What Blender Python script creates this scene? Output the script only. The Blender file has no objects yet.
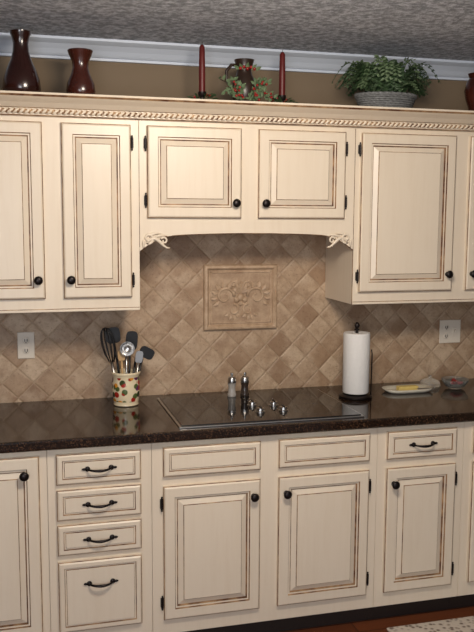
import bpy, bmesh, math, random
from mathutils import Vector, Matrix
random.seed(4)
sc=bpy.context.scene
sc.view_settings.view_transform='Standard'
COL=sc.collection

# ---------------- materials ----------------
def srgb(r,g,b):
    f=lambda c:((c/255+0.055)/1.055)**2.4 if c/255>0.04045 else c/255/12.92
    return (f(r),f(g),f(b),1)
class NT:
    def __init__(s,name):
        s.m=bpy.data.materials.new(name); s.m.use_nodes=True; s.t=s.m.node_tree
        s.b=s.t.nodes['Principled BSDF']; s.tc=None
    def n(s,typ,**k):
        nd=s.t.nodes.new(typ)
        for a,v in k.items(): setattr(nd,a,v)
        return nd
    def l(s,a,b): s.t.links.new(a,b)
    def coord(s,scale=(1,1,1),rot=(0,0,0)):
        if not s.tc: s.tc=s.n('ShaderNodeTexCoord')
        mp=s.n('ShaderNodeMapping'); mp.inputs['Scale'].default_value=scale; mp.inputs['Rotation'].default_value=rot
        s.l(s.tc.outputs['Object'],mp.inputs['Vector']); return mp.outputs[0]
    def noise(s,vec,scale,detail=3,rough=.5):
        nd=s.n('ShaderNodeTexNoise'); nd.inputs['Scale'].default_value=scale; nd.inputs['Detail'].default_value=detail; nd.inputs['Roughness'].default_value=rough
        s.l(vec,nd.inputs['Vector']); return nd.outputs['Fac']
    def ramp(s,fac,stops,interp='LINEAR'):
        nd=s.n('ShaderNodeValToRGB'); cr=nd.color_ramp; cr.interpolation=interp
        while len(cr.elements)<len(stops): cr.elements.new(.5)
        for e,(p,c) in zip(cr.elements,stops): e.position=p; e.color=c
        s.l(fac,nd.inputs['Fac']); return nd.outputs['Color']
    def mix(s,fac,a,b,blend='MIX'):
        nd=s.n('ShaderNodeMix',data_type='RGBA',blend_type=blend)
        for sock,v in ((nd.inputs[0],fac),(nd.inputs[6],a),(nd.inputs[7],b)):
            if hasattr(v,'is_linked'): s.l(v,sock)
            else: sock.default_value=v
        return nd.outputs[2]
    def math(s,op,a,b=None):
        nd=s.n('ShaderNodeMath',operation=op)
        for i,v in enumerate((a,b)):
            if v is None: continue
            if hasattr(v,'is_linked'): s.l(v,nd.inputs[i])
            else: nd.inputs[i].default_value=v
        return nd.outputs[0]
    def bump(s,h,strength,dist=.01):
        nd=s.n('ShaderNodeBump'); nd.inputs['Strength'].default_value=strength; nd.inputs['Distance'].default_value=dist
        s.l(h,nd.inputs['Height']); s.l(nd.outputs[0],s.b.inputs['Normal'])
    def col(s,c):
        if hasattr(c,'is_linked'): s.l(c,s.b.inputs['Base Color'])
        else: s.b.inputs['Base Color'].default_value=c
    def rm(s,r,m=0): s.b.inputs['Roughness'].default_value=r; s.b.inputs['Metallic'].default_value=m
W1=(1,1,1,1); B0=(0,0,0,1)

CREAM=srgb(227,214,194); TAN=srgb(204,182,152); BROWN=srgb(90,54,30)
def paint():
    t=NT('antique_cream_paint')
    st=t.noise(t.coord((45,45,3.0)),1.0,5,.65)
    big=t.noise(t.coord(),3.0,2)
    f=t.ramp(st,[(.45,B0),(.8,W1)])
    c=t.mix(t.math('MULTIPLY',f,.24),CREAM,TAN)
    c=t.mix(t.math('MULTIPLY',big,.25),c,srgb(212,194,168))
    t.col(c); t.rm(.36); return t.m
def glaze():
    t=NT('brown_glaze')
    n=t.noise(t.coord(),16,3,.6)
    c=t.mix(t.ramp(n,[(.32,B0),(.62,W1)]),srgb(178,144,106),BROWN)
    t.col(c); t.rm(.5); return t.m
def simple(name,c,r=.5,m=0,nscale=40,var=.15,bump=0,coat=0):
    t=NT(name); n=t.noise(t.coord(),nscale,3)
    dark=tuple(x*(1-var*2) for x in c[:3])+(1,)
    t.col(t.mix(n,c,dark)); t.rm(r,m)
    if bump: t.bump(n,bump,.003)
    t.b.inputs['Coat Weight'].default_value=coat
    return t.m
PAINT=paint(); GLAZE=glaze()
BRONZE=simple('oil_rubbed_bronze',srgb(38,32,32),.35,.7)
BLACK=simple('black_plastic',srgb(22,22,24),.35)
WHITEP=simple('white_plastic',srgb(222,212,196),.4,0,10,.03)
STEEL=simple('brushed_steel',srgb(205,203,200),.28,1.0)
WOODU=simple('pale_utensil_wood',srgb(196,160,112),.55,0,30,.12)
REDWAX=simple('burgundy_wax',srgb(96,22,20),.45)
VASEB=simple('dark_red_brown_glaze',srgb(50,20,15),.22,0,12,.35,0,.4)
VASER=simple('russet_brown_glaze',srgb(78,34,24),.25,0,14,.4,0,.3)
JUG=simple('dark_stoneware',srgb(52,36,28),.35,0,30,.3)
LEAF=simple('fern_green',srgb(62,88,54),.55,0,60,.3)
LEAF2=simple('pale_sage_green',srgb(104,126,90),.6,0,60,.25)
WICK=simple('whitewashed_wicker',srgb(140,142,142),.7,0,90,.4,.3)
BERRY=simple('red_berry',srgb(150,22,20),.3)
GLASSB=simple('black_ceramic_glass',srgb(24,23,24),.06,0,40,.1)
PAPER=simple('paper_towel_white',srgb(228,226,222),.85,0,80,.04,.25)
IRON=simple('dark_iron',srgb(36,28,26),.4,.5)
TAUPE=simple('taupe_wall_paint',srgb(120,104,84),.8,0,6,.05)
TRIMW=simple('white_trim_paint',srgb(198,208,222),.45,0,6,.03)
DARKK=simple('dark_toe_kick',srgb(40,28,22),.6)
SILV=simple('patterned_cream_ceramic',srgb(225,218,200),.25)
BUTTER=simple('butter_yellow',srgb(228,202,120),.5)

def granite():
    t=NT('brown_granite'); v=t.coord()
    vo=t.n('ShaderNodeTexVoronoi'); vo.inputs['Scale'].default_value=230; t.l(v,vo.inputs['Vector'])
    sp=t.n('ShaderNodeSeparateColor'); t.l(vo.outputs['Color'],sp.inputs[0])
    c1=t.ramp(sp.outputs[0],[(.0,srgb(20,14,11)),(.35,srgb(36,25,18)),(.7,srgb(56,39,28)),(.88,srgb(80,58,42)),(1,srgb(104,80,58))],'CONSTANT')
    n=t.noise(v,30,4,.6)
    t.col(t.mix(t.ramp(n,[(.40,B0),(.65,(.85,.85,.85,1))]),c1,srgb(34,23,17))); t.rm(.09); return t.m
GRAN=granite()
def tiles():
    t=NT('travertine_diagonal_tile')
    v=t.coord((1/.094,)*3,(0,math.radians(45),0))
    sx=t.n('ShaderNodeSeparateXYZ'); t.l(v,sx.inputs[0])
    fx=t.math('FLOOR',sx.outputs[0]); fz=t.math('FLOOR',sx.outputs[2])
    cb=t.n('ShaderNodeCombineXYZ'); t.l(fx,cb.inputs[0]); t.l(fz,cb.inputs[1])
    wn=t.n('ShaderNodeTexWhiteNoise',noise_dimensions='3D'); t.l(cb.outputs[0],wn.inputs['Vector'])
    base=t.ramp(wn.outputs['Value'],[(0,srgb(146,118,92)),(.25,srgb(166,138,110)),(.6,srgb(180,154,126)),(1,srgb(196,172,144))])
    off=t.n('ShaderNodeVectorMath',operation='MULTIPLY_ADD'); t.l(wn.outputs['Color'],off.inputs[0]); off.inputs[1].default_value=(5,5,5); t.l(t.coord((1,1,1)),off.inputs[2])
    n=t.noise(off.outputs[0],18,8,.75)
    base=t.mix(t.ramp(n,[(.38,B0),(.66,(.75,.75,.75,1))]),base,srgb(136,106,80))
    n3=t.noise(off.outputs[0],8,5,.65)
    base=t.mix(t.ramp(n3,[(.46,B0),(.70,(.6,.6,.6,1))]),base,srgb(206,184,158))
    n2=t.noise(t.coord(),85,4,.65)
    base=t.mix(t.ramp(n2,[(.56,B0),(.70,(.65,.65,.65,1))]),base,srgb(110,84,62))
    def edge(o):
        fr=t.math('FRACT',o); return t.math('MINIMUM',fr,t.math('SUBTRACT',1,fr))
    d=t.math('MINIMUM',edge(sx.outputs[0]),edge(sx.outputs[2]))
    d=t.math('ADD',d,t.math('MULTIPLY',t.math('SUBTRACT',n2,.5),.06))
    g=t.ramp(d,[(.016,(.7,.7,.7,1)),(.038,B0)])
    t.col(t.mix(g,base,srgb(164,140,114))); t.rm(.5)
    h=t.math('ADD',t.ramp(d,[(.01,B0),(.07,W1)]),t.math('MULTIPLY',n2,.3))
    t.bump(h,.5,.004); return t.m
TILE=tiles()
def stone(name,a,b):
    t=NT(name); n=t.noise(t.coord(),22,7,.7); n2=t.noise(t.coord(),90,3)
    t.col(t.mix(t.ramp(n,[(.38,B0),(.66,W1)]),a,b)); t.rm(.55); t.bump(t.math('ADD',n,n2),.2,.003); return t.m
STONE=stone('carved_travertine',srgb(192,166,138),srgb(160,132,104))
STONED=stone('carved_travertine_field',srgb(182,156,128),srgb(152,124,98))
def ceil():
    t=NT('popcorn_ceiling'); v=t.coord()
    n=t.noise(v,38,5,.75); n2=t.noise(v,140,2)
    h=t.math('ADD',n,t.math('MULTIPLY',n2,.5))
    t.col(t.mix(t.ramp(n,[(.42,B0),(.6,W1)]),srgb(156,163,174),srgb(232,237,246))); t.rm(.95); t.bump(h,.9,.02); return t.m
CEIL=ceil()
def wood():
    t=NT('wood_floor'); 
    br=t.n('ShaderNodeTexBrick'); br.inputs['Scale'].default_value=1; br.inputs['Brick Width'].default_value=.9; br.inputs['Row Height'].default_value=.08; br.inputs['Mortar Size'].default_value=.002
    t.l(t.coord(),br.inputs['Vector'])
    br.inputs['Color1'].default_value=srgb(134,76,46); br.inputs['Color2'].default_value=srgb(108,60,36); br.inputs['Mortar'].default_value=srgb(30,18,12)
    n=t.noise(t.coord((4,60,1)),1,4); t.col(t.mix(t.math('MULTIPLY',n,.5),br.outputs['Color'],srgb(70,38,24))); t.rm(.3); return t.m
WOOD=wood()
def rugm():
    t=NT('woven_cream_rug'); v=t.coord()
    vo=t.n('ShaderNodeTexVoronoi'); vo.inputs['Scale'].default_value=45; t.l(v,vo.inputs['Vector'])
    t.col(t.ramp(vo.outputs['Distance'],[(.2,srgb(120,104,92)),(.5,srgb(205,194,180))])); t.rm(.9); t.bump(vo.outputs['Distance'],.6,.004); return t.m
RUG=rugm()
def crockm():
    t=NT('fruit_patterned_ceramic'); v=t.coord()
    vo=t.n('ShaderNodeTexVoronoi'); vo.inputs['Scale'].default_value=42; t.l(v,vo.inputs['Vector'])
    sp=t.n('ShaderNodeSeparateColor'); t.l(vo.outputs['Color'],sp.inputs[0])
    fr=t.ramp(sp.outputs[0],[(0,srgb(160,40,30)),(.25,srgb(80,95,50)),(.45,srgb(100,50,84)),(.65,srgb(215,145,50)),(.8,srgb(60,70,40))],'CONSTANT')
    mask=t.ramp(vo.outputs['Distance'],[(.50,W1),(.60,B0)])
    sz=t.n('ShaderNodeSeparateXYZ'); t.l(t.coord(),sz.inputs[0])
    band=t.math('MULTIPLY',t.math('GREATER_THAN',sz.outputs[2],.935),t.math('LESS_THAN',sz.outputs[2],1.04))
    t.col(t.mix(t.math('MULTIPLY',mask,band),srgb(226,210,176),fr)); t.rm(.2); return t.m
CROCK=crockm()
def glassm():
    t=NT('clear_glass'); t.col(srgb(235,240,240)); t.rm(.03); t.b.inputs['Transmission Weight'].default_value=.92; t.b.inputs['IOR'].default_value=1.3; return t.m
GLASS=glassm()

# ---------------- mesh helpers ----------------
def mk(name,verts,faces,mats,mi=None,smooth=False,parent=None):
    me=bpy.data.meshes.new(name); me.from_pydata([tuple(v) for v in verts],[],faces)
    for m in (mats if isinstance(mats,(list,tuple)) else [mats]): me.materials.append(m)
    if mi: me.polygons.foreach_set('material_index',mi)
    if smooth: me.polygons.foreach_set('use_smooth',[True]*len(me.polygons))
    me.update(); bm=bmesh.new(); bm.from_mesh(me); bmesh.ops.recalc_face_normals(bm,faces=bm.faces); bm.to_mesh(me); bm.free()
    ob=bpy.data.objects.new(name,me); COL.objects.link(ob)
    if parent: ob.parent=parent
    return ob
def empty(name,loc=(0,0,0)):
    e=bpy.data.objects.new(name,None); e.empty_display_size=.05; COL.objects.link(e); return e
def box(name,x0,x1,y0,y1,z0,z1,mat,parent=None,bev=0):
    v=[(x,y,z) for x in(x0,x1) for y in(y0,y1) for z in(z0,z1)]
    f=[(0,1,3,2),(4,6,7,5),(0,4,5,1),(2,3,7,6),(0,2,6,4),(1,5,7,3)]
    ob=mk(name,v,f,mat,parent=parent)
    if bev:
        m=ob.modifiers.new('b','BEVEL'); m.width=bev; m.segments=3
    return ob
def lathe(name,prof,c,mat,parent=None,axis='z',n=32,smooth=True,scale=(1,1)):
    v=[];f=[]
    for r,h in prof:
        for i in range(n):
            a=2*math.pi*i/n; p=(r*math.cos(a)*scale[0],r*math.sin(a)*scale[1],h)
            if axis=='-y': p=(p[0],-h,p[1])
            elif axis=='x': p=(h,p[0],p[1])
            v.append((p[0]+c[0],p[1]+c[1],p[2]+c[2]))
    for j in range(len(prof)-1):
        for i in range(n): k=(i+1)%n; f.append((j*n+i,j*n+k,(j+1)*n+k,(j+1)*n+i))
    if prof[0][0]>1e-6: f.append(tuple(range(n-1,-1,-1)))
    if prof[-1][0]>1e-6: f.append(tuple((len(prof)-1)*n+i for i in range(n)))
    ob=mk(name,v,f,mat,smooth=smooth,parent=parent)
    bm=bmesh.new(); bm.from_mesh(ob.data); bmesh.ops.remove_doubles(bm,verts=bm.verts,dist=1e-6); bm.to_mesh(ob.data); bm.free()
    if smooth:
        m=ob.modifiers.new('e','EDGE_SPLIT'); m.split_angle=math.radians(50)
    return ob
def tubes(name,paths,mat,parent=None,n=8,flat=None):
    V=[];F=[]
    for pts,rad in paths:
        pts=[Vector(p) for p in pts]; m=len(pts); base=len(V)
        rads=rad if isinstance(rad,(list,tuple)) else [rad]*m
        up=None
        for i,p in enumerate(pts):
            t=(pts[min(i+1,m-1)]-pts[max(i-1,0)]).normalized()
            if up is None:
                up=Vector((0,0,1)) if abs(t.z)<.9 else Vector((1,0,0))
            s=t.cross(up).normalized(); up=s.cross(t).normalized()
            for k in range(n):
                a=2*math.pi*k/n; V.append(p+(s*math.cos(a)+up*math.sin(a))*rads[i])
        for i in range(m-1):
            for k in range(n): q=(k+1)%n; F.append((base+i*n+k,base+i*n+q,base+(i+1)*n+q,base+(i+1)*n+k))
        F.append(tuple(base+k for k in range(n-1,-1,-1))); F.append(tuple(base+(m-1)*n+k for k in range(n)))
    return mk(name,V,F,mat,smooth=True,parent=parent)
def blobs(name,items,mat,parent=None):
    V=[];F=[]; N=10;M=7
    for c,r in items:
        b=len(V); V.append((c[0],c[1],c[2]+r[2]))
        for j in range(1,M):
            for i in range(N):
                a=2*math.pi*i/N; ph=math.pi*j/M
                V.append((c[0]+r[0]*math.sin(ph)*math.cos(a),c[1]+r[1]*math.sin(ph)*math.sin(a),c[2]+r[2]*math.cos(ph)))
        V.append((c[0],c[1],c[2]-r[2])); e=len(V)-1
        for i in range(N):
            k=(i+1)%N; F.append((b,b+1+i,b+1+k)); F.append((e,b+1+(M-2)*N+k,b+1+(M-2)*N+i))
            for j in range(M-2): F.append((b+1+j*N+i,b+1+(j+1)*N+i,b+1+(j+1)*N+k,b+1+j*N+k))
    return mk(name,V,F,mat,smooth=True,parent=parent)
def leaves(name,items,mat,parent=None):
    V=[];F=[]
    for p,d,s,L,w in items:
        p=Vector(p);d=Vector(d).normalized();s=Vector(s).normalized();u=d.cross(s)
        b=len(V)
        V+=[p,p+d*L*.4+s*w+u*w*.4,p+d*L*.45,p+d*L*.4-s*w+u*w*.4,p+d*L-u*L*.1,p+d*L*.75+s*w*.6+u*w*.2,p+d*L*.75-s*w*.6+u*w*.2]
        F+=[(b,b+1,b+2),(b,b+2,b+3),(b+1,b+5,b+4,b+2),(b+2,b+4,b+6,b+3)]
    return mk(name,V,F,mat,parent=parent)
def extr(name,prof,x0,x1,mat,parent=None,mi=None):
    n=len(prof); V=[(x0,)+p for p in prof]+[(x1,)+p for p in prof]
    F=[(i,(i+1)%n,n+(i+1)%n,n+i) for i in range(n)]+[tuple(range(n)),tuple(range(2*n-1,n-1,-1))]
    idx=(mi+[0,0]) if mi else None
    return mk(name,V,F,mat,mi=idx,parent=parent)

def panel(name,x0,x1,z0,z1,yb,parent,s=.043,drawer=False):
    if drawer:
        P=[(0,0,0),(0,.013,1),(.003,.016,0),(.008,.020,0),(s,.020,1),(s+.0028,.015,0),(s+.007,.015,1),(s+.009,.0185,0)]
    else:
        P=[(0,0,0),(0,.013,1),(.003,.016,0),(.008,.020,0),(s,.020,1),(s+.0032,.014,0),(s+.009,.014,1),(s+.0115,.008,1),(s+.0140,.008,0),(s+.034,.017,1),(s+.0365,.020,0)]
    V=[];F=[];MI=[]
    for ins,d,_ in P:
        V+=[(x0+ins,yb-d,z0+ins),(x1-ins,yb-d,z0+ins),(x1-ins,yb-d,z1-ins),(x0+ins,yb-d,z1-ins)]
    for j in range(len(P)-1):
        for k in range(4): q=(k+1)%4; F.append((4*j+k,4*j+q,4*j+4+q,4*j+4+k)); MI.append(P[j][2])
    e=4*(len(P)-1); F.append((e,e+1,e+2,e+3)); MI.append(0); F.append((3,2,1,0)); MI.append(0)
    return mk(name,V,F,[PAINT,GLAZE],MI,parent=parent)
def knob(x,z,y,parent):
    lathe('knob',[(.011,0),(.011,.002),(.006,.004),(.005,.012),(.008,.015),(.0155,.018),(.0175,.023),(.015,.028),(.008,.031),(0,.032)],(x,y,z),BRONZE,parent,'-y',24)
def pull(x,z,y,parent):
    pts=[(x+.044*t,y-.004-.022*(1-t*t)**.5*1.0,z-.004*(1-t*t)) for t in [i/10 for i in range(-10,11)]]
    rads=[.0035+.0025*(1-abs(i/10)) for i in range(-10,11)]
    tubes('bail_pull',[(pts,rads)],BRONZE,parent)
    for sx in(-1,1):
        lathe('pull_rosette',[(.010,0),(.010,.003),(.006,.006),(0,.007)],(x+sx*.044,y,z),BRONZE,parent,'-y',12)
        blobs('pull_leaf',[((x+sx*.056,y-.003,z),(.010,.003,.005))],BRONZE,parent)
def hinge(x,z,y,parent):
    lathe('hinge_barrel',[(0,-.031),(.003,-.029),(.004,-.026),(.0022,-.023),(.005,-.021),(.005,.021),(.0022,.023),(.004,.026),(.003,.029),(0,.031)],(x,y-.010,z),BRONZE,parent,'z',12)
    box('hinge_leaf',x-.006,x+.006,y-.007,y,z-.018,z+.018,BRONZE,parent)

# ---------------- room ----------------
XL,XR=-1.3,3.0
CZ=2.455
box('floor',XL,XR,-5.2,.1,-.1,0,WOOD)
box('ceiling',XL,XR,-5.2,.1,CZ,CZ+.1,CEIL)
wb=box('wall_back',XL,XR,.012,.1,0,CZ,TAUPE)
bs=box('wall_backsplash',XL,XR,0,.0125,.90,1.75,TILE)
box('wall_right',XR,XR+.1,-5.2,.1,0,CZ,TAUPE)
box('wall_left',XL-.1,XL,-5.2,.1,0,CZ,TAUPE)
extr('trim_ceiling_crown',[(.012,CZ),(-.095,CZ),(-.095,CZ-.010),(-.082,CZ-.016),(-.066,CZ-.022),(-.042,CZ-.040),(-.026,CZ-.056),(-.018,CZ-.062),(-.010,CZ-.064),(-.010,CZ-.074),(.012,CZ-.074)],XL,XR,TRIMW)

# ---------------- wall cabinets ----------------
FY=-.325; TZ,BZ,MZ,FB=2.083,1.399,1.718,1.345
wl=empty('wall_cabinet'); wm=empty('wall_cabinet.001'); wr=empty('wall_cabinet.002')
box('carcass',XL+.005,.4895,FY,-.002,FB,2.16,PAINT,wl,.0015)
box('carcass',1.4205,XR-.005,FY,-.002,FB,2.16,PAINT,wr,.0015)
box('carcass',.4905,1.4195,FY+.02,-.002,1.70,2.16,PAINT,wm)
def arch_z(t):
    a=abs(2*t-1); return 1.654-.016*a**2-.056*max(0,(a-.66)/.34)**2
N=40; xs=[.4905+(1.4195-.4905)*i/N for i in range(N+1)]
V=[];F=[];MI=[]
for x,i in zip(xs,range(N+1)):
    za=arch_z(i/N)
    V+=[(x,FY,2.16),(x,FY,za+.003),(x,FY+.003,za),(x,FY+.02,za),(x,FY+.02,2.16)]
for i in range(N):
    a=5*i;b=5*i+5
    for k in range(4):
        F.append((a+k,a+k+1,b+k+1,b+k)); MI.append(1 if k==1 else 0)
    F.append((a+4,a,b,b+4)); MI.append(0)
F.append((0,1,2,3,4));F.append(tuple(5*N+k for k in(4,3,2,1,0)));MI+=[0,0]
mk('arched_valance',V,F,[PAINT,GLAZE],MI,parent=wm)
for x,p in((.490,wl),(1.420,wr)):
    box('stile_joint',x-.0012,x+.0012,FY-.0008,FY+.002,FB if p is wr else 1.60,2.10,GLAZE,p)
box('bottom_bead',XL+.01,.487,FY-.005,FY,FB,FB+.010,PAINT,wl,.002); box('bead_glaze',XL+.01,.487,FY-.0012,FY,FB+.010,FB+.0125,GLAZE,wl)
box('bottom_bead',1.423,XR-.01,FY-.005,FY,FB,FB+.010,PAINT,wr,.002); box('bead_glaze',1.423,XR-.01,FY-.0012,FY,FB+.010,FB+.0125,GLAZE,wr)
for (a,b,z0,p,ks,hs) in [(-.17,.114,BZ,wl,'r','l'),(.186,.456,BZ,wl,'l','r'),(.521,.912,MZ,wm,'r','l'),(.985,1.372,MZ,wm,'l','r'),(1.445,1.896,BZ,wr,'r','l'),(1.965,2.4,BZ,wr,'l','r'),(-.55,-.24,BZ,wl,'l','r')]:
    panel('door',a,b,z0,TZ,FY,p)
    kx=(b-.027) if ks=='r' else (a+.027); kz=z0+(.075 if z0==BZ else .062)
    knob(kx,kz,FY-.02,p)
    hx=(b+.006) if hs=='r' else (a-.006)
    for hz in (z0+.07,TZ-.07): hinge(hx,hz,FY,p)
def applique(x0,sgn,zc,parent):
    P=[];
    def sp(cx,cz,r0,a0,turn,rt0,rt1,n=26):
        pts=[];rs=[]
        for i in range(n):
            u=i/(n-1); a=a0+turn*u; r=r0*(1-.8*u)
            pts.append((x0+sgn*(cx+r*math.cos(a)),FY-.004,zc+cz+r*math.sin(a))); rs.append(rt0+(rt1-rt0)*u)
        return(pts,rs)
    P.append(sp(.028,.004,.022,-1.6,7.5,.006,.004))
    P.append(sp(.092,-.006,.015,2.6,-6.6,.005,.003))
    P.append(([(x0+sgn*(.02+.012*i),FY-.004,zc-.016+.020*math.sin(i*.62)) for i in range(9)],[.003,.005,.007,.008,.008,.007,.005,.004,.002]))
    P.append(([(x0+sgn*(.05+.009*i),FY-.004,zc+.006+.005*i-.0006*i*i) for i in range(7)],[.002,.004,.006,.006,.005,.003,.001]))
    P.append(([(x0+sgn*(.03+.008*i),FY-.004,zc+.012+.006*i-.0007*i*i) for i in range(7)],[.002,.004,.006,.005,.004,.003,.001]))
    P.append(([(x0+sgn*.008,FY-.004,zc-.0045*i-.004) for i in range(8)],[.003,.006,.007,.006,.005,.004,.003,.001]))
    tubes('acanthus_applique',P,PAINT,parent)
    tubes('applique_glaze',[([ (p[0]+.0015,FY-.0005,p[2]-.003) for p in pts],.0030) for pts,rs in P],GLAZE,parent)
applique(.497,1,1.632,wm); applique(1.413,-1,1.632,wm)
cr=empty('trim_cabinet_crown')
extr('crown_profile',[(-.20,2.1605),(-.20,2.184),(-.41,2.184),(-.412,2.176),(-.405,2.169),(-.395,2.163),(-.372,2.151),(-.356,2.139),(-.350,2.135),(-.343,2.133),(-.343,2.108),(-.338,2.104),(-.3255,2.104),(-.3255,2.1605)],XL+.005,XR-.005,[PAINT,GLAZE],cr,[0,0,0,1,0,0,0,0,1,0,1,0,0,0])
V=[];F=[];MI=[];n=12;L=1100;X0,X1=-.35,2.45; PT=.042
for j in range(L+1):
    x=X0+(X1-X0)*j/L
    for k in range(n):
        a=2*math.pi*k/n; lob=math.cos(2*(a-x*2*math.pi/PT))
        r=.0095*(1+.25*lob); V.append((x,-.345-r*math.cos(a),2.121+r*math.sin(a)))
for j in range(L):
    x=X0+(X1-X0)*(j+.5)/L
    for k in range(n):
        q=(k+1)%n; F.append((j*n+k,j*n+q,(j+1)*n+q,(j+1)*n+k)); MI.append(1 if math.cos(2*(2*math.pi*(k+.5)/n-x*2*math.pi/PT))<-.2 else 0)
mk('rope_moulding',V,F,[PAINT,GLAZE],MI,smooth=True,parent=cr)
DECK=2.1845

# ---------------- base cabinets ----------------
LY=-.615; DZ,EZ,FZ,GZ=.848,.732,.694,.153
def base(name,x0,x1):
    e=empty(name); box('carcass',x0+.0006,x1-.0006,LY,-.002,.088,.873,PAINT,e,.001)
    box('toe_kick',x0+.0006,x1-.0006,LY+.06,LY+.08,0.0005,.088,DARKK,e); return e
b0=base('base_cabinet',XL+.005,.095); b1=base('base_cabinet.001',.095,.485); b2=base('base_cabinet.002',.485,1.424); b3=base('base_cabinet.003',1.424,1.822); b4=base('base_cabinet.004',1.822,XR-.005)
panel('door',-.32,.066,GZ,DZ,LY,b0); knob(.012,.785,LY-.02,b0); hinge(-.33,.7,LY,b0)
panel('door',-.75,-.36,GZ,DZ,LY,b0)
for i,(z1,z0,pz) in enumerate([(DZ,EZ,.79),(.712,.594,.64),(.576,.458,.487),(.432,GZ,.342)]):
    panel('drawer_front',.127,.442,z0,z1,LY,b1,.022,True)
    pull(.285,(z0+z1)/2 if i<3 else pz,LY-.02,b1)
for a,b,ks in((.528,.917,'r'),(.993,1.385,'l')):
    panel('false_drawer_front',a,b,EZ,DZ,LY,b2,.022,True); panel('door',a,b,GZ,FZ,LY,b2)
    knob(b-.03 if ks=='r' else a+.03,FZ-.065,LY-.02,b2)
    hx=a-.006 if ks=='r' else b+.006
    for hz in(GZ+.07,FZ-.07): hinge(hx,hz,LY,b2)
panel('drawer_front',1.463,1.782,EZ,DZ,LY,b3,.022,True); panel('door',1.463,1.782,GZ,FZ,LY,b3)
knob(1.493,FZ-.065,LY-.02,b3); pull(1.622,(DZ+EZ)/2,LY-.02,b3)
for hz in(GZ+.07,FZ-.07): hinge(1.788,hz,LY,b3)
panel('drawer_front',1.862,2.2,EZ,DZ,LY,b4,.022,True); panel('door',1.862,2.2,GZ,FZ,LY,b4); pull(2.03,.79,LY-.02,b4)

# ---------------- countertop, cooktop ----------------
CT=.914
extr('granite_countertop',[(-.0005,.8735),(-.0005,CT),(-.644,CT),(-.649,.911),(-.651,.906),(-.651,.882),(-.649,.877),(-.644,.8735)],XL+.002,XR-.002,GRAN)
ck=empty('cooktop')
box('steel_frame',.596,1.364,-.614,-.083,CT,CT+.006,STEEL,ck,.002)
box('glass_surface',.606,1.354,-.602,-.093,CT+.0055,CT+.010,GLASSB,ck,.0015)
RING=simple('burner_ring_print',srgb(70,70,72),.2)
for x,y,r in((.76,-.22,.085),(.76,-.46,.105),(1.2,-.22,.075),(1.2,-.46,.095)):
    lathe('burner_ring',[(r,0),(r,.0004),(r-.003,.0004),(r-.003,0)],(x,y,CT+.0098),RING,ck,n=48)
for x,y in((.965,-.34),(.965,-.46),(1.055,-.36),(1.065,-.46)):
    lathe('control_knob',[(.021,0),(.021,.004),(.017,.006),(.016,.016),(.012,.018),(0,.0185)],(x,y,CT+.0095),STEEL,ck,n=24)
    box('knob_grip',x-.003,x+.003,y-.015,y+.015,CT+.027,CT+.032,BLACK,ck)

# ---------------- relief panel ----------------
rp=empty('carved_stone_plaque')
x0,x1,z0,z1=.828,1.178,1.205,1.505
P=[(0,.000),(0,.012),(.005,.019),(.014,.021),(.020,.016),(.024,.009),(.026,.009)]
V=[];F=[]
for ins,d in P: V+=[(x0+ins,-d,z0+ins),(x1-ins,-d,z0+ins),(x1-ins,-d,z1-ins),(x0+ins,-d,z1-ins)]
for j in range(len(P)-1):
    for k in range(4): q=(k+1)%4; F.append((4*j+k,4*j+q,4*j+4+q,4*j+4+k))
e=4*(len(P)-1); F.append((e,e+1,e+2,e+3)); mk('frame',V,F,[STONE,STONED],[0]*(len(F)-1)+[1],parent=rp)
ix0,ix1,iz0,iz1=.858,1.148,1.235,1.475
for (a,b,c,d) in [(ix0,ix1,iz0,iz0+.007),(ix0,ix1,iz1-.007,iz1),(ix0,ix0+.007,iz0,iz1),(ix1-.007,ix1,iz0,iz1)]:
    box('inner_bead',a,b,-.013,-.008,c,d,STONE,rp,.002)
cx,cz=1.003,1.355; T=[];BL=[];LV=[]
YV=-.0085
def spiral(cx_,cz_,r0,a0,turn,n=24,w=.008):
    return ([(cx_+r0*(1-.82*i/(n-1))*math.cos(a0+turn*i/(n-1)),YV,cz_+r0*(1-.82*i/(n-1))*math.sin(a0+turn*i/(n-1))) for i in range(n)],[w*(1-.5*i/(n-1)) for i in range(n)])
for s in(-1,1):
    T.append(spiral(cx+s*.075,cz+.005,.044,math.pi if s>0 else 0,-s*8.0))
    T.append(spiral(cx+s*.035,cz-.058,.028,math.pi/2,s*6.5,w=.007))
    T.append(spiral(cx+s*.034,cz+.058,.026,-math.pi/2,-s*6.0,w=.007))
    for a in range(7):
        an=-.6+a*.5
        LV.append(((cx+s*(.075+.034*math.cos(an)),YV-.003,cz+.005+.034*math.sin(an)),(s*math.cos(an),-.10,math.sin(an)),(-math.sin(an),0,s*math.cos(an)),.040,.012))
    for a in range(4):
        an=-2.4+a*.6
        LV.append(((cx+s*(.04+.024*math.cos(an)),YV-.003,cz-.058+.024*math.sin(an)),(s*math.cos(an),-.10,math.sin(an)),(-math.sin(an),0,s*math.cos(an)),.026,.010))
for k in range(5):
    an=math.pi/2+(k-2)*.5; LV.append(((cx,YV-.003,cz+.02),(math.cos(an),-.1,math.sin(an)),(-math.sin(an),0,math.cos(an)),.06,.012))
for dx,dz,r in((0,0,.018),(-.020,-.012,.013),(.020,-.012,.013),(0,-.028,.013)): BL.append(((cx+dx,-.009,cz+dz),(r,.009,r)))
tubes('carved_vines',T,STONE,rp); blobs('carved_fruit',BL,STONE,rp); leaves('carved_leaves',LV,STONE,rp)

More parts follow.
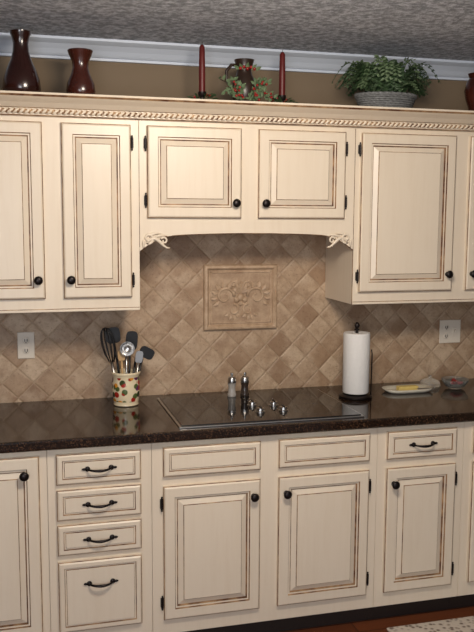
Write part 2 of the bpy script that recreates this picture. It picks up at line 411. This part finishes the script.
# ---------------- outlets ----------------
def outlet(name,x,z,gangs=1):
    e=empty(name); w=.036 if gangs==1 else .058
    box('cover_plate',x-w,x+w,-.006,-.0005,z-.058,z+.058,WHITEP,e,.003)
    for g in range(gangs):
        gx=x+(0 if gangs==1 else (-.023+.046*g))
        if g==1: 
            box('switch_plate',gx-.010,gx+.010,-.0075,-.005,z-.02,z+.02,WHITEP,e,.001); box('toggle',gx-.004,gx+.004,-.018,-.006,z-.002,z+.010,WHITEP,e,.001); continue
        for dz in(-.022,.022):
            lathe('receptacle',[(.015,0),(.015,.003),(.013,.004)],(gx,-.0055,z+dz),WHITEP,e,'-y',20)
            for sx in(-.005,.005): box('slot',gx+sx-.0018,gx+sx+.0018,-.0102,-.009,z+dz-.005,z+dz+.007,BLACK,e)
            lathe('ground_hole',[(.0025,0),(.0025,.0006)],(gx,-.0095,z+dz-.008),BLACK,e,'-y',10)
outlet('wall_outlet',.038,1.165); outlet('wall_outlet.001',2.09,1.16,2)

# ---------------- utensil crock ----------------
uc=empty('utensil_crock'); cx,cy=.450,-.155
lathe('crock',[(0,0),(.050,0),(.054,.004),(.052,.012),(.055,.02),(.060,.06),(.060,.10),(.056,.128),(.060,.134),(.064,.142),(.062,.147),(.056,.146),(.052,.135),(.052,.02),(0,.015)],(cx,cy,CT+.0005),CROCK,uc,n=40)
def dirpt(ax,ay,h): return Vector((cx+ax,cy+ay,CT+h))
w0=dirpt(-.03,0,.02); w1=dirpt(-.06,.0,.19); d=(w1-w0).normalized()
tubes('whisk_handle',[([w0,w1],.007)],STEEL,uc)
L=[]
for k in range(5):
    a=math.pi*k/5; s=Vector((math.cos(a),math.sin(a),0)); pts=[]
    for i in range(21):
        u=i/20; ang=math.pi*u; pts.append(w1+d*(.15*math.sin(ang)**.8)+s*(.042*math.cos(ang)*(0.25+.75*math.sin(ang)**.5)))
    L.append((pts,.0020))
tubes('whisk_wires',L,BLACK,uc,n=6)
l0=dirpt(.0,-.01,.02); l1=dirpt(.0,-.03,.225)
tubes('ladle_handle',[([l0,l1],.005)],STEEL,uc)
lathe('ladle_bowl',[(0,.0),(.016,.003),(.026,.014),(.031,.028),(.029,.028),(.024,.016),(.014,.006),(0,.003)][::-1],(l1.x,l1.y-.0,l1.z+.028),STEEL,uc,'-y',24)
def head(name,c,w,h,t,mat,slots=0,tilt=0):
    V=[];n=20;out=[]
    for i in range(n):
        a=2*math.pi*i/n; ca,sa=math.cos(a),math.sin(a)
        x=w*(abs(ca)**.5)*(1 if ca>0 else -1); z=h*(abs(sa)**.6)*(1 if sa>0 else -1); out.append((x,z))
    for y in(-t,t):
        for x,z in out: V.append((c[0]+x*math.cos(tilt)+z*math.sin(tilt),c[1]+y,c[2]-x*math.sin(tilt)+z*math.cos(tilt)))
    F=[(i,(i+1)%n,n+(i+1)%n,n+i) for i in range(n)]+[tuple(range(n-1,-1,-1)),tuple(range(n,2*n))]
    mk(name,V,F,mat,parent=uc)
tubes('utensil_handles',[([dirpt(.015,.02,.02),dirpt(.022,.025,.25)],.005),([dirpt(.025,-.01,.02),dirpt(.07,-.01,.20)],.0055),([dirpt(-.01,.02,.02),dirpt(-.045,.03,.27)],.005),([dirpt(.02,.0,.02),dirpt(.045,.01,.20)],.005)],BLACK,uc)
head('spatula_blade',dirpt(.030,.025,.275),.026,.042,.0025,BLACK,tilt=.08)
head('spoon_head',dirpt(.090,-.01,.225),.032,.024,.006,BLACK,tilt=.5)
head('turner_blade',dirpt(-.05,.03,.30),.032,.035,.002,BLACK,tilt=-.14)
tubes('steel_spoon_handle',[([dirpt(.03,-.02,.02),dirpt(.05,-.03,.19)],.004)],STEEL,uc)
head('steel_spoon_bowl',dirpt(.054,-.03,.212),.016,.026,.003,STEEL,tilt=.15)
tubes('wooden_spoon_handle',[([dirpt(-.012,-.02,.02),dirpt(-.022,-.035,.205)],.005)],WOODU,uc)
head('wooden_spoon_bowl',dirpt(-.023,-.037,.222),.015,.022,.004,WOODU,tilt=-.1)

# ---------------- grinders ----------------
for nm,x,mt in(('salt_grinder',.925,STEEL),('pepper_grinder',.985,STEEL)):
    e=empty(nm); c=(x,-.15,CT+.0102)
    lathe('body',[(0,0),(.019,0),(.020,.004),(.020,.012),(.017,.016),(.016,.045),(.018,.055),(.019,.062),(0,.062)],c,simple(nm+'_body',srgb(60,50,44) if 'pepper' in nm else srgb(170,165,158),.2),e,n=24)
    lathe('cap',[(.019,.0),(.020,.004),(.019,.020),(.014,.028),(.006,.031),(.005,.035),(.0075,.039),(.006,.044),(0,.046)],(c[0],c[1],c[2]+.0615),mt,e,n=24)

# ---------------- paper towel holder ----------------
pt=empty('paper_towel_holder'); c=(1.475,-.262,CT+.0005)
lathe('base',[(0,0),(.072,0),(.075,.004),(.075,.010),(.068,.015),(.045,.019),(.020,.022),(0,.022)],c,IRON,pt,n=40)
lathe('rod',[(.006,.02),(.006,.305),(.012,.308),(.012,.312),(.006,.315),(.010,.320),(.013,.328),(.010,.337),(.004,.342),(0,.344)],c,IRON,pt,n=16)
lathe('towel_roll',[(.02,.024),(.057,.024),(.059,.028),(.060,.29),(.058,.296),(.02,.296),(.018,.29),(.018,.03),(.02,.024)],c,PAPER,pt,n=48)
tubes('side_arm',[([(c[0]+.066,c[1]-.02,c[2]+.012),(c[0]+.068,c[1]-.02,c[2]+.20),(c[0]+.064,c[1]-.02,c[2]+.22)],.003)],IRON,pt)

# ---------------- tray with butter, glass dish ----------------
tr=empty('serving_tray'); tx,ty=1.765,-.20
V=[];F=[];n=32
prof=[(0,.004),(.80,.004),(.86,.006),(1.0,.018),(1.02,.016),(.88,.001),(0,.0005)]
for r,h in prof:
    for i in range(n):
        a=2*math.pi*i/n; ca,sa=math.cos(a),math.sin(a)
        V.append((tx+.118*r*abs(ca)**.6*(1 if ca>0 else -1),ty+.062*r*abs(sa)**.6*(1 if sa>0 else -1),CT+h+.0005))
for j in range(len(prof)-1):
    for i in range(n): k=(i+1)%n; F.append((j*n+i,j*n+k,(j+1)*n+k,(j+1)*n+i))
mk('tray',V,F,SILV,smooth=True,parent=tr)
box('butter_stick',tx-.05,tx+.05,ty-.017,ty+.017,CT+.005,CT+.026,BUTTER,tr,.003)
box('spreader_handle',tx+.03,tx+.11,ty-.045,ty-.036,CT+.016,CT+.021,STEEL,tr,.002)
gd=empty('glass_candy_dish'); gx,gy=2.02,-.19
lathe('dish',[(0,0),(.030,0),(.032,.004),(.045,.010),(.062,.035),(.065,.045),(.062,.045),(.058,.036),(.042,.014),(0,.008)],(gx,gy,CT+.0005),GLASS,gd,n=32)
blobs('red_candies',[((gx+.028*math.cos(i*2.4)*((i%3)/2),gy+.028*math.sin(i*2.4)*((i%3)/2),CT+.022+.004*(i%4)),(.010,.010,.008)) for i in range(14)],BERRY,gd)
gc=empty('glass_cover'); lathe('cover_dome',[(.05,0),(.052,.004),(.045,.025),(.02,.036),(.006,.038),(.009,.048),(0,.052)],(1.93,-.11,CT+.0005),GLASS,gc,n=32)

# ---------------- decor on top of cabinets ----------------
Y=-.25
v1=empty('bottle_vase')
lathe('vase_body',[(0,0),(.058,0),(.068,.008),(.074,.030),(.070,.065),(.056,.105),(.040,.140),(.031,.170),(.029,.200),(.034,.225),(.040,.238),(.041,.246),(.034,.249),(.020,.230),(0,.225)],(.045,Y,DECK+.0005),VASEB,v1,n=40)
v2=empty('trumpet_vase')
lathe('vase_body',[(0,0),(.044,0),(.052,.008),(.058,.03),(.054,.06),(.038,.095),(.031,.120),(.033,.145),(.045,.172),(.050,.186),(.048,.189),(.038,.176),(.026,.14),(0,.13)],(.272,Y,DECK+.0005),VASER,v2,n=40)
v3=empty('footed_vase')
lathe('vase_body',[(0,0),(.040,0),(.045,.008),(.04,.03),(.055,.07),(.062,.11),(.052,.15),(.040,.165),(.048,.185),(.044,.185),(.03,.16),(0,.15)],(2.045,Y,DECK+.0005),VASER,v3,n=40)
def candle(name,x,h):
    e=empty(name)
    lathe('holder',[(0,0),(.036,0),(.038,.006),(.026,.012),(.010,.018),(.009,.028),(.016,.034),(.018,.05),(.013,.05),(.012,.04),(0,.04)],(x,Y,DECK+.0005),IRON,e,n=24)
    lathe('taper_candle',[(.0135,.04),(.0135,h*.6),(.0115,h-.012),(.006,h-.002),(0,h)],(x,Y,DECK+.0005),REDWAX,e,n=16)
    tubes('wick',[([(x,Y,DECK+h-.002),(x+.001,Y,DECK+h+.010)],.001)],BLACK,e)
    it=[];bl=[]
    for i in range(44):
        a=random.uniform(0,6.28); r=random.uniform(.02,.045)
        p=(x+r*math.cos(a),Y+r*math.sin(a)*.7,DECK+random.uniform(.006,.03))
        it.append((p,(math.cos(a),math.sin(a),random.uniform(-.1,.8)),(-math.sin(a),math.cos(a),0),.032,.006))
        if i%5==0: bl.append(((p[0],p[1],p[2]+.008),(.006,)*3))
    leaves('greenery_ring',it,LEAF,e); blobs('berries',bl,BERRY,e)
candle('taper_candlestick',.765,.240); candle('taper_candlestick.001',1.112,.230)
jg=empty('pitcher_with_berry_sprigs'); jx=.945
lathe('pitcher',[(0,0),(.036,0),(.045,.012),(.056,.05),(.052,.09),(.034,.125),(.030,.145),(.038,.175),(.042,.187),(.038,.188),(.024,.15),(0,.13)],(jx,Y,DECK+.0005),JUG,jg,n=32)
tubes('pitcher_handle',[([(jx-.028,Y,DECK+.165),(jx-.055,Y,DECK+.165),(jx-.076,Y,DECK+.14),(jx-.076,Y,DECK+.10),(jx-.05,Y,DECK+.065)],.007)],JUG,jg)
it=[];bl=[];st=[]
for i in range(18):
    a=random.uniform(-1.2,1.2)+(0 if i%3 else math.pi); rx=random.uniform(.06,.12); top=random.uniform(.02,.10)
    p0=Vector((jx+.03*math.cos(a),Y-.05,DECK+.03)); p1=Vector((jx+rx*math.cos(a),Y-.055+.02*math.sin(a),DECK+top))
    mid=(p0+p1)/2+Vector((0,-.01,.015)); pts=[p0,mid,p1]; st.append((pts,.0015))
    for j in range(9):
        u=j/8; p=p0.lerp(p1,u)+Vector((0,-.01*math.sin(math.pi*u),.015*math.sin(math.pi*u)))
        d=Vector((random.uniform(-1,1),random.uniform(-.6,.2),random.uniform(-.6,1)))
        it.append((p,d,(d.z,0,-d.x) if abs(d.x)+abs(d.z)>.1 else (1,0,0),.026,.007))
        if random.random()<.25: bl.append((p+Vector((random.uniform(-.01,.01),-.008,random.uniform(-.008,.01))),(.0055,)*3))
for k in range(5): bl.append((Vector((jx-.03+.015*k,Y-.05,DECK+.145+.006*(k%2))),(.007,)*3)); it.append((Vector((jx-.03+.015*k,Y-.048,DECK+.14)),Vector((k-2,-.5,1)),Vector((1,0,-(k-2))) ,.034,.008))
tubes('sprig_stems',st,JUG,jg,n=5); leaves('sprig_leaves',it,LEAF2,jg); blobs('sprig_berries',bl,BERRY,jg)

fb=empty('potted_fern'); fx=1.590; FYc=-.25
pr=[]
for j in range(7):
    z=DECK+.006+.0088*j; rr=.098+.0035*j; pts=[]
    for i in range(61):
        a=2*math.pi*i/60; w=.0035*(1 if (i+j)%2 else -1)
        pts.append((fx+(rr*1.12+w)*math.cos(a),FYc+(rr*.72+w)*math.sin(a),z))
    pr.append((pts,.0048))
tubes('basket_weave',pr,WICK,fb,n=6)
rim=[]
for k in range(2): rim.append(([(fx+.137*math.cos(2*math.pi*i/80),FYc+.090*math.sin(2*math.pi*i/80)+.003*math.cos(i*1.2+k*3.14),DECK+.067+.003*math.sin(i*1.2+k*3.14)) for i in range(81)],.006))
tubes('basket_rim',rim,WICK,fb,n=6)
lathe('basket_liner',[(0,.002),(.09,.002),(.110,.054),(0,.056)],(fx,FYc,DECK),JUG,fb,n=24,scale=(1,.7))
it=[];it2=[];st=[]
for i in range(90):
    a=random.uniform(0,6.28); Lh=random.uniform(.09,.20); ht=random.uniform(.06,.165)
    p0=Vector((fx+.05*math.cos(a),FYc+.03*math.sin(a),DECK+.05)); pts=[]
    for j in range(13):
        u=j/12; pts.append(p0+Vector((math.cos(a)*Lh*u,math.sin(a)*Lh*.62*u,ht*math.sin(math.pi*min(1,u*.82))*1.0)))
    st.append((pts,.0012))
    for j in range(2,13):
        u=j/12; t=(pts[j]-pts[j-1]).normalized(); s=t.cross(Vector((0,0,1))).normalized()
        for sg in(-1,1):
            d=(s*sg+t*.5+Vector((0,0,random.uniform(-.3,.2))))
            (it if i%3 else it2).append((pts[j],d,t,.036*(1-.6*u)+.006,.008))
tubes('frond_stems',st,LEAF,fb,n=4); leaves('fern_fronds',it,LEAF,fb); leaves('fern_fronds_pale',it2,LEAF2,fb)

# ---------------- rug ----------------
box('kitchen_rug',1.47,2.6,-1.30,-.655,.0005,.012,RUG,None,.004)

# ---------------- lights ----------------
def area(name,loc,target,sx,sy,power,col):
    l=bpy.data.lights.new(name,'AREA'); l.shape='RECTANGLE'; l.size=sx; l.size_y=sy; l.energy=power; l.color=col
    o=bpy.data.objects.new(name,l); COL.objects.link(o); o.location=loc
    o.rotation_euler=(Vector(target)-Vector(loc)).to_track_quat('-Z','Y').to_euler(); return o
area('window_daylight',(-.9,-4.8,1.6),(1.0,-.3,1.3),1.6,1.4,64,(.94,.95,1.0))
area('ceiling_lamp',(.7,-1.9,2.42),(.9,-.3,1.4),.5,.5,44,(1.0,.87,.73))
w=bpy.data.worlds.new('world'); sc.world=w; w.use_nodes=True
w.node_tree.nodes['Background'].inputs[0].default_value=(.87,.92,1.0,1); w.node_tree.nodes['Background'].inputs[1].default_value=.60

# ---------------- camera ----------------
ya,pi_,ro,f=.2655,.1232,.0055,818.5
Fv=Vector((math.sin(ya)*math.cos(pi_),math.cos(ya)*math.cos(pi_),-math.sin(pi_))); R=Vector((math.cos(ya),-math.sin(ya),0)); U=R.cross(Fv)
R2=math.cos(ro)*R+math.sin(ro)*U; U2=-math.sin(ro)*R+math.cos(ro)*U
cd=bpy.data.cameras.new('camera'); cam=bpy.data.objects.new('camera',cd); COL.objects.link(cam)
cam.matrix_world=Matrix(((R2.x,U2.x,-Fv.x,0.0),(R2.y,U2.y,-Fv.y,-3.6329),(R2.z,U2.z,-Fv.z,1.7332),(0,0,0,1)))
cd.sensor_fit='VERTICAL'; cd.sensor_height=24; cd.lens=f/632*24; cd.clip_start=.05
sc.camera=cam
